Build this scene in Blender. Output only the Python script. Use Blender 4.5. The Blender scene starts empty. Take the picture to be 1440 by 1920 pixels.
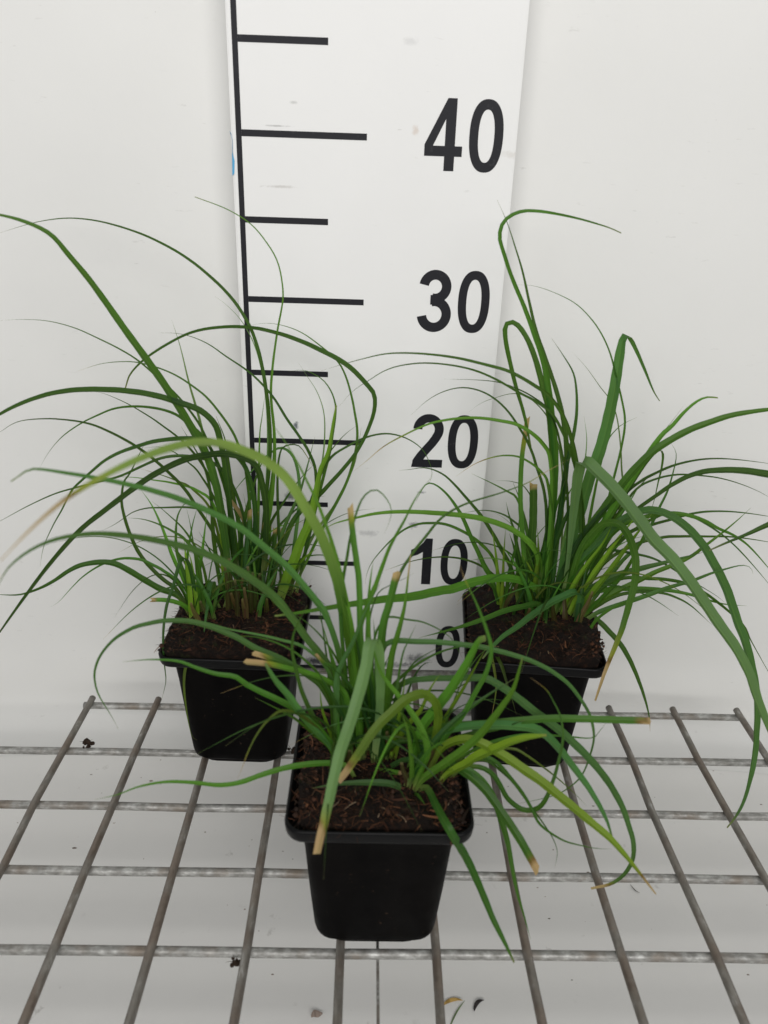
import bpy, bmesh, math, random
from mathutils import Vector, Matrix, noise
from mathutils.geometry import tessellate_polygon
R = math.radians
S = 0.01                                    # all lengths below are written in centimetres
sc = bpy.context.scene
col = sc.collection

# ------------------------------------------------------------------ camera
CAM = Vector((8.3987, -52.3653, 38.4219)); PITCH, ROLL, YAW, FPX = .4281, .0346, .022, 1421.97
cp, sp, cy, sy = math.cos(PITCH), math.sin(PITCH), math.cos(YAW), math.sin(YAW)
FW = Vector((sy*cp, cy*cp, -sp)); RT0 = Vector((cy, -sy, 0)); UP0 = RT0.cross(FW)
RT = RT0*math.cos(ROLL) + UP0*math.sin(ROLL); UP = -RT0*math.sin(ROLL) + UP0*math.cos(ROLL)
cd = bpy.data.cameras.new('camera'); cam = bpy.data.objects.new('camera', cd); col.objects.link(cam)
cam.matrix_world = Matrix(((RT.x, UP.x, -FW.x, CAM.x*S), (RT.y, UP.y, -FW.y, CAM.y*S), (RT.z, UP.z, -FW.z, CAM.z*S), (0, 0, 0, 1)))
cd.sensor_fit = 'VERTICAL'; cd.sensor_height = 36; cd.lens = 36*FPX/1920
cd.clip_start = .01; cd.clip_end = 100
cd.dof.use_dof = True; cd.dof.focus_distance = .53; cd.dof.aperture_fstop = 9.0
sc.camera = cam

# ------------------------------------------------------------------ light: dim even ambient plus one soft lamp added behind the camera
w = bpy.data.worlds.new('World'); sc.world = w; w.use_nodes = True
bg = w.node_tree.nodes['Background']; bg.inputs[0].default_value = (.95, .98, 1, 1); bg.inputs[1].default_value = .27
def area(name, loc, target, size, power, colr):
    d = bpy.data.lights.new(name, 'AREA'); d.shape = 'RECTANGLE'; d.size, d.size_y = size; d.energy = power; d.color = colr
    o = bpy.data.objects.new(name, d); col.objects.link(o); o.location = loc
    o.rotation_euler = (Vector(target)-Vector(loc)).to_track_quat('-Z', 'Y').to_euler(); return o
area('front_lamp', (.16, -1.4, .90), (.14, 0, .95), (1.6, .7), 21, (1, .985, .96))  # added lamp, placed and aimed to dim the lower wall and floor
sc.view_settings.view_transform = 'Standard'; sc.view_settings.look = 'None'
sc.view_settings.exposure = 0; sc.view_settings.gamma = 1

# ------------------------------------------------------------------ pixel helpers (photo pixel -> direction; the distance comes from a plane)
def ray(x, y): return RT*((x-720)/FPX) + UP*((960-y)/FPX) + FW
def uy(x, y, Y): d = ray(x, y); return CAM + d*((Y-CAM.y)/d.y)
def uz(x, y, Z): d = ray(x, y); return CAM + d*((Z-CAM.z)/d.z)
def pxcm(P): return FPX/((Vector(P)-CAM).dot(FW))

# ------------------------------------------------------------------ object helpers
def tag(o, label=None, cat=None, group=None, kind=None):
    if label: o['label'] = label
    if cat: o['category'] = cat
    if group: o['group'] = group
    if kind: o['kind'] = kind
    return o
def empty(name, loc, rz=0):
    o = bpy.data.objects.new(name, None); o.empty_display_size = .02; col.objects.link(o)
    o.location = Vector(loc)*S; o.rotation_euler.z = rz; return o
def mesh(name, verts, faces, m, parent=None, smooth=True, uv=None, colr=None, world=False):
    """verts in cm; with world=True they are world positions and get moved into the parent's frame"""
    me = bpy.data.meshes.new(name)
    vs = [Vector(v)*S for v in verts]
    if world and parent is not None:
        pm = Matrix.Translation(parent.location) @ Matrix.Rotation(parent.rotation_euler.z, 4, 'Z'); inv = pm.inverted()
        vs = [inv @ v for v in vs]
    me.from_pydata(vs, [], faces); me.materials.append(m)
    if smooth: me.polygons.foreach_set('use_smooth', [True]*len(me.polygons))
    if uv:
        l = me.uv_layers.new(name='UVMap')
        for lp in me.loops: l.data[lp.index].uv = uv[lp.vertex_index]
    if colr:
        a = me.color_attributes.new('Col', 'FLOAT_COLOR', 'POINT')
        for i, c in enumerate(colr): a.data[i].color = (*c, 1)
    me.update()
    o = bpy.data.objects.new(name, me); col.objects.link(o)
    if parent is not None: o.parent = parent
    return o
def box(x0, x1, y0, y1, z0, z1):
    v = [(x, y, z) for z in (z0, z1) for y in (y0, y1) for x in (x0, x1)]
    return v, [(0, 2, 3, 1), (4, 5, 7, 6), (0, 1, 5, 4), (2, 6, 7, 3), (0, 4, 6, 2), (1, 3, 7, 5)]
def tube(pts, r, n=10, cap=True):
    pts = [Vector(p) for p in pts]; v = []; f = []; ref = None
    for i, p in enumerate(pts):
        t = (pts[min(i+1, len(pts)-1)]-pts[max(i-1, 0)]).normalized()
        if ref is None: ref = t.orthogonal().normalized()
        a = (ref - t*ref.dot(t)).normalized(); ref = a; b = t.cross(a)
        rr = r[i] if isinstance(r, (list, tuple)) else r
        v += [p + (a*math.cos(2*math.pi*k/n) + b*math.sin(2*math.pi*k/n))*rr for k in range(n)]
    for i in range(len(pts)-1):
        for k in range(n): f.append((i*n+k, i*n+(k+1) % n, (i+1)*n+(k+1) % n, (i+1)*n+k))
    if cap: f.append(tuple(range(n))[::-1]); f.append(tuple((len(pts)-1)*n+k for k in range(n)))
    return v, f

# ------------------------------------------------------------------ materials
class N:
    def __init__(s, name):
        s.m = bpy.data.materials.new(name); s.m.use_nodes = True; s.t = s.m.node_tree; s.n = s.t.nodes; s.b = s.n['Principled BSDF']
    def node(s, typ, **kw):
        x = s.n.new(typ)
        for k, v in kw.items():
            if k == 'ins':
                for a, b in v.items():
                    if isinstance(b, bpy.types.NodeSocket): s.t.links.new(b, x.inputs[a])
                    else: x.inputs[a].default_value = b
            else: setattr(x, k, v)
        return x
    def co(s, which='Object'): return s.node('ShaderNodeTexCoord').outputs[which]
    def noise(s, vec, scale, detail=4, rough=.55, dist=0):
        return s.node('ShaderNodeTexNoise', ins={'Vector': vec, 'Scale': scale, 'Detail': detail, 'Roughness': rough, 'Distortion': dist}).outputs['Fac']
    def ramp(s, fac, stops, interp='LINEAR'):
        x = s.node('ShaderNodeValToRGB', ins={'Fac': fac}); e = x.color_ramp.elements; x.color_ramp.interpolation = interp
        while len(e) < len(stops): e.new(.5)
        for i, (p, c) in enumerate(stops): e[i].position = p; e[i].color = (*c, 1) if len(c) == 3 else c
        return x.outputs['Color']
    def mix(s, fac, a, b, mode='MIX'):
        x = s.node('ShaderNodeMix', data_type='RGBA', blend_type=mode)
        for i, v in ((0, fac), (6, a), (7, b)):
            if isinstance(v, bpy.types.NodeSocket): s.t.links.new(v, x.inputs[i])
            else: x.inputs[i].default_value = v if i == 0 else (*v, 1)
        return x.outputs[2]
    def math(s, op, a, b=0.0, clamp=False):
        x = s.node('ShaderNodeMath', operation=op, use_clamp=clamp)
        for i, v in ((0, a), (1, b)):
            if isinstance(v, bpy.types.NodeSocket): s.t.links.new(v, x.inputs[i])
            else: x.inputs[i].default_value = v
        return x.outputs[0]
    def scale(s, vec, xyz): return s.node('ShaderNodeMapping', ins={'Vector': vec, 'Scale': xyz}).outputs[0]
    def bump(s, h, strength, dist): 
        x = s.node('ShaderNodeBump', ins={'Height': h, 'Strength': strength, 'Distance': dist}); s.t.links.new(x.outputs[0], s.b.inputs['Normal'])
    def set(s, **kw):
        for k, v in kw.items():
            k = {'color': 'Base Color', 'rough': 'Roughness', 'metal': 'Metallic', 'spec': 'Specular IOR Level'}[k]
            if isinstance(v, bpy.types.NodeSocket): s.t.links.new(v, s.b.inputs[k])
            else: s.b.inputs[k].default_value = (*v, 1) if k == 'Base Color' else v

def white_mat(name, base, speck=.6, spots=(), streak=1.0):
    n = N(name); c = n.co()
    big = n.noise(c, 6, 5, .6); c1 = n.mix(n.ramp(big, [(.3, (0, 0, 0)), (.75, (1, 1, 1))]), base, tuple(k*.955 for k in base))
    # short dark scuffs: stretched noise, only its peaks
    sc1 = n.noise(n.scale(c, (90, 90, 330)), 1.0, 3, .6); g1 = n.noise(c, 14, 2, .5)
    m1 = n.math('MULTIPLY', n.ramp(sc1, [(.665, (0, 0, 0)), (.75, (1, 1, 1))]), n.ramp(g1, [(.47, (0, 0, 0)), (.66, (1, 1, 1))]))
    c2 = n.mix(n.math('MULTIPLY', m1, .55*speck*streak), c1, (.25, .23, .2))
    sp = n.noise(c, 420, 2, .5); m2 = n.math('MULTIPLY', n.ramp(sp, [(.76, (0, 0, 0)), (.80, (1, 1, 1))]), n.ramp(n.noise(c, 25, 2), [(.5, (0, 0, 0)), (.7, (1, 1, 1))]))
    c3 = n.mix(n.math('MULTIPLY', m2, .5*speck), c2, (.16, .13, .1))
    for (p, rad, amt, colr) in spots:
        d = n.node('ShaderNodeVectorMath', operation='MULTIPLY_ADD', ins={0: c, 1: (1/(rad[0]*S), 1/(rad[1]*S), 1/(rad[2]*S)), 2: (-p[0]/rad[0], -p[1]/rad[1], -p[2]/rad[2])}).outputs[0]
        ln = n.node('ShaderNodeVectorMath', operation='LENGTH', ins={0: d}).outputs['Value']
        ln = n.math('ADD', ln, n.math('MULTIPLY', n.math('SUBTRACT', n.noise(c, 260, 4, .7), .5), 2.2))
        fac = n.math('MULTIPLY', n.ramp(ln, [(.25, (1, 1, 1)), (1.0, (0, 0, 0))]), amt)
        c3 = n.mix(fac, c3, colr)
    n.set(color=c3, rough=.55, spec=.3)
    n.bump(n.noise(c, 160, 3, .5), .04, .002)
    return n.m

M = {}
M['wall'] = white_mat('white_wall_sheet', (.755, .75, .732))
M['floor'] = white_mat('white_floor_sheet', (.80, .79, .77), .8)
smudges = []
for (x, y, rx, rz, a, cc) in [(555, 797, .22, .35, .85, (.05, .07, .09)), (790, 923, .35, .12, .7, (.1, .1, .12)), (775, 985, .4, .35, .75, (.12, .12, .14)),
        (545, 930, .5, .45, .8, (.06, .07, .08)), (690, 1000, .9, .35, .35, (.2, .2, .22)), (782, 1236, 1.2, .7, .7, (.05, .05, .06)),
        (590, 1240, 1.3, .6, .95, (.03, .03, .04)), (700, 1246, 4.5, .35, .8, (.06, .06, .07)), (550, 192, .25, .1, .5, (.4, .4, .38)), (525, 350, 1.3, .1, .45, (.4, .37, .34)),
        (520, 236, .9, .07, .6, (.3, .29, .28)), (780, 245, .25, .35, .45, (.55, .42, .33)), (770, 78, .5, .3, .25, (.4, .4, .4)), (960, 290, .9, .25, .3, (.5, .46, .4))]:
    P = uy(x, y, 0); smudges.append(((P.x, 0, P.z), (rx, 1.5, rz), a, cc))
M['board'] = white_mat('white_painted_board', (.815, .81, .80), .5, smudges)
def simple(name, colr, rough=.5, spec=.5, metal=0):
    n = N(name); n.set(color=colr, rough=rough, spec=spec, metal=metal); return n.m
n = N('black_print_vinyl'); c = n.co(); m = n.ramp(n.noise(c, 180, 5, .7), [(.60, (.012, .012, .016)), (.72, (.03, .03, .034))])
wear = n.math('MULTIPLY', n.ramp(n.noise(n.scale(c, (260, 260, 120)), 1, 4, .7), [(.74, (0, 0, 0)), (.77, (1, 1, 1))]), .6)
n.set(color=n.mix(wear, m, (.45, .45, .44)), rough=.55, spec=.22); M['ink'] = n.m
M['tape'] = simple('blue_tape', (.08, .36, .62), .6)
for nm, sc_, zn, rs, lo in (('wire', (170, 300, 300), [(.35, (.20, .195, .18)), (.52, (.30, .295, .28)), (.72, (.52, .52, .50))], [(.35, (.15, .12, .095)), (.7, (.25, .21, .17))], .50),  # cross wires: palest stop paints streaky highlights into the zinc colour
                            ('wire_long', (260, 90, 260), [(.35, (.16, .145, .125)), (.6, (.25, .235, .21)), (.72, (.40, .39, .37))], [(.35, (.14, .11, .088)), (.7, (.235, .195, .16))], .42)):
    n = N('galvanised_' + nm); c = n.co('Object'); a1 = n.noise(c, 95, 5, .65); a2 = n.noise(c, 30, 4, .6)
    zinc_glint = n.ramp(n.noise(n.scale(c, sc_), 1, 3, .6), zn); rust = n.ramp(a1, rs)
    n.set(color=n.mix(n.ramp(a2, [(lo, (0, 0, 0)), (lo+.16, (1, 1, 1))]), zinc_glint, rust), rough=n.ramp(a1, [(.3, (.38,)*3), (.7, (.62,)*3)]), metal=.3, spec=.5)
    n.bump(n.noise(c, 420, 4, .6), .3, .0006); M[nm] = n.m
n = N('black_pot_plastic'); c = n.co()
dust = n.math('MULTIPLY', n.ramp(n.noise(c, 330, 3, .6), [(.66, (0, 0, 0)), (.74, (1, 1, 1))]), n.ramp(n.noise(c, 35, 3), [(.45, (0, 0, 0)), (.65, (1, 1, 1))]))
film = n.ramp(n.noise(n.scale(c, (40, 40, 14)), 1, 4, .6), [(.35, (.0016, .0015, .0016)), (.75, (.0045, .0038, .0035))])
n.set(color=n.mix(n.math('MULTIPLY', dust, .5), film, (.10, .065, .04)), rough=n.ramp(n.noise(c, 60, 4), [(.3, (.42,)*3), (.7, (.6,)*3)]), spec=.04)
n.bump(n.noise(c, 900, 2, .5), .08, .0004); M['pot'] = n.m
M['rim'] = simple('black_rim_plastic', (.003, .003, .0034), .38, .16)
n = N('peat_soil'); c = n.co()
peat = n.ramp(n.noise(n.scale(c, (1, 1, 1)), 210, 6, .75, .6), [(.30, (.003, .0018, .0012)), (.52, (.012, .0055, .0032)), (.66, (.040, .016, .008)), (.8, (.095, .042, .021))])
moss = n.math('MULTIPLY', n.ramp(n.noise(c, 55, 4, .6), [(.56, (0, 0, 0)), (.66, (1, 1, 1))]), n.ramp(n.noise(c, 600, 3), [(.4, (0, 0, 0)), (.6, (.8, .8, .8))]))
n.set(color=n.mix(moss, peat, (.035, .045, .012)), rough=.85, spec=.25)
n.bump(n.noise(c, 380, 6, .8), 1.0, .004); M['soil'] = n.m
n = N('peat_fibre'); at = n.node('ShaderNodeAttribute', attribute_name='Col').outputs['Color']; n.set(color=at, rough=.75, spec=.25); M['fibre'] = n.m
# leaf: tint per vertex (pale base, green blade, dry tip), fine lengthwise veins, light passing through
n = N('sedge_leaf'); at = n.node('ShaderNodeAttribute', attribute_name='Col').outputs['Color']; uvc = n.co('UV')
vein = n.node('ShaderNodeTexNoise', ins={'Vector': n.scale(uvc, (11, 1.6, 1)), 'Scale': 1.0, 'Detail': 3, 'Roughness': .6}).outputs['Fac']
fine = n.noise(n.scale(uvc, (34, .8, 1)), 1, 2, .5)
lc = n.mix(n.math('MULTIPLY', n.math('SUBTRACT', vein, .5), .8, True), at, (.20, .36, .05))
lc = n.mix(n.math('MULTIPLY', fine, .22), lc, (.015, .05, .012))
mid = n.ramp(n.math('ABSOLUTE', n.math('SUBTRACT', n.node('ShaderNodeSeparateXYZ', ins={0: uvc}).outputs[0], .5)), [(0, (1, 1, 1)), (.09, (0, 0, 0))])
lc = n.mix(n.math('MULTIPLY', mid, .15), lc, (.20, .34, .07))
n.set(color=lc, rough=n.ramp(vein, [(.3, (.36,)*3), (.7, (.54,)*3)]), spec=.24)
n.bump(n.math('ADD', vein, n.math('MULTIPLY', fine, .6)), .25, .0005)
tr = n.node('ShaderNodeBsdfTranslucent', ins={'Color': n.mix(.5, lc, (.28, .52, .04))})
mx = n.node('ShaderNodeMixShader', ins={0: .32, 1: n.b.outputs[0], 2: tr.outputs[0]})
n.t.links.new(mx.outputs[0], n.n['Material Output'].inputs['Surface']); M['leaf'] = n.m

# ------------------------------------------------------------------ setting: white back wall and white floor under the shelf
FLZ = -8.0
def wall_y(x):
    d = abs(x-8.3)-8.8
    d = (d + math.sqrt(d*d + 9))/2 - .5
    return 3.1 - .09*max(0, d)
def jig(x, z): return .10*noise.noise(Vector((x*.045, z*.05, 3.1))) + .05*noise.noise(Vector((x*.13, z*.1, 9)))
xs = [-62 + 2*i for i in range(72)]
CR = 3.6
prof = [(-CR + CR*math.sin(math.pi/2*k/8), FLZ+.02 + CR - CR*math.cos(math.pi/2*k/8)) for k in range(9)]
prof += [(0, z) for z in (-4, -2, 0, 3, 6, 10, 15, 20, 26, 32, 40, 50, 62, 78)]
v = []; f = []
for x in xs:
    for (dy, z) in prof: v.append((x, wall_y(x) + dy + jig(x, z)*min(1, max(0, (z+5)/6)), z))
k = len(prof)
for i in range(len(xs)-1):
    for j in range(k-1): f.append((i*k+j, (i+1)*k+j, (i+1)*k+j+1, i*k+j+1))
tag(mesh('wall', v, f, M['wall']), 'white scuffed sheet wall behind the measuring board', None, None, 'structure')
v, f = box(-62, 80, -90, 8, FLZ-1.5, FLZ)
tag(mesh('floor', v, f, M['floor'], smooth=False), 'white dusty panel under the wire shelf', None, None, 'structure')

# ------------------------------------------------------------------ measuring board
board = empty('measuring_board', (8.15, 1.2, 0))
tag(board, 'white height board with black centimetre ticks and numerals', 'measuring board')
bm = bmesh.new(); bmesh.ops.create_cube(bm, size=1)
for vv in bm.verts: vv.co = Vector(((8.15+vv.co.x*17.7), 1.2+vv.co.y*2.4, 32+vv.co.z*64))
bmesh.ops.bevel(bm, geom=bm.edges[:], offset=.09, segments=2, affect='EDGES')
bv = [p.co.copy() for p in bm.verts]; bm.verts.index_update(); bf = [tuple(q.index for q in fc.verts) for fc in bm.faces]; bm.free()
# the panel keeps world-aligned coordinates (its origin is the world origin) so that stains sit where the photo shows them
panel = mesh('panel', bv, bf, M['board'], smooth=False); panel.parent = board; panel.matrix_parent_inverse = Matrix.Translation(-Vector(board.location))
def flat(name, polys, z_off=.02):
    """polys: list of (outline, holes, extra lift) in board x/z cm -> thin raised plates"""
    V = []; F = []
    for outer, holes, lift in polys:
        loops = [[Vector((p[0], p[1], 0)) for p in outer]] + [[Vector((p[0], p[1], 0)) for p in h] for h in holes]
        tri = tessellate_polygon(loops); flatp = [p for l in loops for p in l]; b = len(V)
        V += [(p.x, -z_off-lift, p.y) for p in flatp]; F += [tuple(b+i for i in t) for t in tri]
        # thin side walls
        o = 0
        for l in loops:
            nL = len(l); c0 = len(V); V += [(p.x, -.002, p.y) for p in l]
            for i in range(nL): F.append((b+o+i, b+o+(i+1) % nL, c0+(i+1) % nL, c0+i))
            o += nL
    return mesh(name, V, F, M['ink'], board, smooth=False, world=True)
flat('scale_line', [([(-.39, .1), (-.05, .1), (-.05, 63.5), (-.39, 63.5)], [], 0)])
for zz in range(0, 65, 5):
    ln = 7.69 if zz % 10 == 0 else 5.29
    h = .19 if zz else .15
    z0 = zz if zz else .17
    flat('tick_mark', [([(-.045, z0-h), (ln, z0-h), (ln, z0+h), (-.045, z0+h)], [], 0)])
def sup(cx, cy, a, b, e, n=48):
    o = []
    for k in range(n):
        t = 2*math.pi*k/n; c_, s_ = math.cos(t), math.sin(t)
        o.append((cx+a*math.copysign(abs(c_)**(2/e), c_), cy+b*math.copysign(abs(s_)**(2/e), s_)))
    return o
def stroke(pts, wd):
    L_, R_ = [], []
    for i, p in enumerate(pts):
        a, b = pts[max(i-1, 0)], pts[min(i+1, len(pts)-1)]; dx, dy = b[0]-a[0], b[1]-a[1]; q = math.hypot(dx, dy) or 1
        ww = wd(i/(len(pts)-1)) if callable(wd) else wd
        L_.append((p[0]-dy/q*ww/2, p[1]+dx/q*ww/2)); R_.append((p[0]+dy/q*ww/2, p[1]-dx/q*ww/2))
    return L_ + R_[::-1]
def arc(cx, cy, a, b, t0, t1, n=20): return [(cx+a*math.cos(R(t0+(t1-t0)*k/n)), cy+b*math.sin(R(t0+(t1-t0)*k/n))) for k in range(n+1)]
GL = {'0': [(sup(.27, .5, .27, .505, 2.35), [sup(.27, .5, .128, .365, 2.3)], 0)],
      '1': [([(.27, 0), (.435, 0), (.435, 1), (.315, 1), (.27, .91), (.19, .82), (.06, .75), (.06, .60), (.18, .645), (.27, .71)], [], 0)],
      '4': [([(.30, 0), (.45, 0), (.45, .205), (.56, .205), (.56, .35), (.45, .35), (.45, 1), (.315, 1), (0, .365), (0, .205), (.30, .205)], [[(.30, .35), (.30, .72), (.125, .35)]], 0)],
      '3': [(stroke(arc(.265, .735, .185, .19, 172, -104, 26), .155), [], 0), (stroke(arc(.265, .285, .205, .215, 104, -172, 28), .155), [], .006), ([(.195, .445), (.31, .445), (.31, .60), (.195, .60)], [], .012)],
      '2': [(stroke(arc(.27, .72, .185, .21, 178, -22, 24) + [(.40, .555), (.34, .46), (.26, .355), (.17, .235), (.10, .12), (.085, .08)], .155), [], 0), ([(.0, 0), (.54, 0), (.54, .15), (.03, .15)], [], .006)]}
for txt, x0, x1, z0 in [('4', 11.28, 13.63, 38.24), ('0', 14.03, 16.13, 38.24), ('3', 11.38, 13.55, 28.2), ('0', 14.05, 16.17, 28.2), ('2', 11.43, 13.7, 18.25), ('0', 14.03, 16.22, 18.25),
                        ('1', 11.5, 13.4, 8.32), ('0', 14.12, 16.23, 8.32), ('0', 14.2, 16.2, .38)]:
    gw = {'0': .54, '1': .435, '4': .56, '3': .53, '2': .54}[txt]; sx = (x1-x0)/gw; hz = 4.05
    flat('numeral', [([(x0+p[0]*sx, z0+p[1]*hz) for p in o], [[(x0+p[0]*sx, z0+p[1]*hz) for p in h] for h in hs], lf) for o, hs, lf in GL[txt]])
# scrap of blue tape caught on the edge
v, f = box(-.93, -.62, -.02, .5, 37.6, 40.1)
random.seed(4)
tv = [(-.78, -.03, 40.1), (-.62, -.03, 39.5), (-.66, -.03, 38.9), (-.55, -.03, 38.4), (-.60, -.03, 37.7), (-.735, -.02, 37.55), (-.74, .5, 37.6), (-.74, .45, 39.9)]
mesh('tape_scrap', tv, [(0, 1, 2, 7), (2, 3, 4, 5), (7, 2, 5, 6)], M['tape'], board, smooth=False, world=True)

# ------------------------------------------------------------------ wire shelf
shelf = empty('wire_shelf', (12.5, -20, -.5)); tag(shelf, 'welded grid shelf of rusty galvanised wires carrying three pots', 'wire shelf')
GX, GY, DX, DY, GA = 12.5492, -4.4896, 5.1121, 5.0624, .0023
meas = {(0, 0): (170, 1321), (1, 0): (296, 1323), (8, 0): (1143, 1331), (9, 0): (1264, 1334), (10, 0): (1386, 1338), (0, 1): (122, 1405), (1, 1): (255, 1407), (8, 1): (1185, 1421), (9, 1): (1305, 1423), (7, 1): (1055, 1420),
 (0, 2): (65, 1502), (1, 2): (213, 1506), (2, 2): (362, 1508), (3, 2): (508, 1510), (6, 2): (935, 1518), (7, 2): (1080, 1521), (8, 2): (1220, 1522), (9, 2): (1362, 1523), (0, 3): (10, 1625), (1, 3): (160, 1627), (2, 3): (327, 1628),
 (3, 3): (487, 1630), (6, 3): (955, 1637), (7, 3): (1115, 1640), (8, 3): (1275, 1641), (1, 4): (104, 1772), (2, 4): (285, 1775), (3, 4): (465, 1778), (4, 4): (637, 1782), (5, 4): (820, 1785), (6, 4): (985, 1786), (7, 4): (1163, 1788), (8, 4): (1345, 1790)}
def gp(i, j): X = (i-5)*DX; Y = -j*DY; return Vector((GX+X-GA*Y, GY+GA*X+Y, 0))
def crossing(i, j):
    P = gp(i, j)
    if (i, j) in meas: P.x = .5*P.x + .5*uz(*meas[(i, j)], -.25).x
    return P
RL, RC = .25, .265
random.seed(11)
for i in range(-3, 14):
    j0 = -1 if 3 <= i <= 7 else (0 if 0 <= i <= 10 else 1)
    pts = [crossing(i, j0) + Vector((0, .42, -RL))]
    for j in range(j0, 9):
        P = crossing(i, j); P.z = -RL + random.uniform(-.015, .015); pts.append(P)
    v, f = tube(pts, RL, 12); mesh('long_wire', v, f, M['wire_long'], shelf, world=True)
for j in range(-1, 9):
    i0, i1 = (3, 7) if j == -1 else ((0, 10) if j == 0 else (-3, 13))
    pts = [gp(i0, j) - Vector((.45, 0, 0))] + [gp(i, j) for i in range(i0, i1+1)] + [gp(i1, j) + Vector((.45, 0, 0))]
    pts = [Vector((p.x, p.y + random.uniform(-.03, .03), -RL-RC-.17 + random.uniform(-.02, .02))) for p in pts]
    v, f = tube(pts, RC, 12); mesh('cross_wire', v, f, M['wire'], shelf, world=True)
a = uz(708, 1790, -1.6); b = uz(709, 1919, -1.6)
pts = [a + (a-b)*.9, a, b, b + (b-a)*3]
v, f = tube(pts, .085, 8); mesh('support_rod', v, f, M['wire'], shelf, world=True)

# ------------------------------------------------------------------ potted sedges
def rsq(half, r, z, n=6):
    o = []
    for q, (cx_, cy_) in enumerate(((1, 1), (-1, 1), (-1, -1), (1, -1))):
        for k in range(n+1):
            t = R(90*q + 90*k/n); o.append((cx_*(half-r)+r*math.cos(t), cy_*(half-r)+r*math.sin(t), z))
    return o
def loft(rings, cap0=True, cap1=False):
    v = []; f = []; n_ = len(rings[0])
    for r_ in rings: v += r_
    for i in range(len(rings)-1):
        for k_ in range(n_): f.append((i*n_+k_, i*n_+(k_+1) % n_, (i+1)*n_+(k_+1) % n_, (i+1)*n_+k_))
    if cap0: f.append(tuple(range(n_))[::-1])
    if cap1: f.append(tuple((len(rings)-1)*n_+k_ for k_ in range(n_)))
    return v, f
POTS = {'F': dict(c=(9.3, -21.5), rz=0.0, soil=9.55, bulge=.25, seed=1), 'L': dict(c=(-.2, -8.05), rz=R(-1.2), soil=10.0, bulge=.55, seed=2), 'R': dict(c=(19.75, -7.95), rz=R(-4.5), soil=10.15, bulge=.7, seed=3)}
LABEL = {'F': 'potted sedge farthest from the measuring board, one broad brown-tipped leaf folded down over its rim',
         'L': 'potted sedge beside the tick-mark edge of the board, with long dark leaves arching away',
         'R': 'potted sedge beside the numeral edge of the board, soil crumbling over its pot rim'}
def in_pot(P, key, marg=.15):
    d = POTS[key]; dx, dy = P.x-d['c'][0], P.y-d['c'][1]; c_, s_ = math.cos(-d['rz']), math.sin(-d['rz'])
    u, w_ = dx*c_-dy*s_, dx*s_+dy*c_
    if P.z > 9.9 or P.z < -.1: return False
    h = (4.5 if P.z > 8.9 else 3.2 + .65*max(0, P.z)/9) + marg
    return abs(u) < h and abs(w_) < h
def fibre_strip(V, F, C, p, d, ln, wd, colr, curl, lift, rnd):
    d = Vector(d).normalized(); side = d.cross(Vector((0, 0, 1)))
    side = side.normalized() if side.length > .01 else Vector((1, 0, 0))
    b = len(V); pos = Vector(p)
    for k_ in range(5):
        t = k_/4; ww = wd*(1-.75*t)*.5
        V += [tuple(pos-side*ww), tuple(pos+side*ww + Vector((0, 0, ww*.8)))]; C += [colr, colr]
        d = (d + side*curl*.35 + Vector((0, 0, lift[k_ % 2]))).normalized(); pos = pos + d*ln/4
        side = (side - d*side.dot(d)).normalized()
    for k_ in range(4): F.append((b+2*k_, b+2*k_+1, b+2*k_+3, b+2*k_+2))
PLANT = {}
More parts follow.
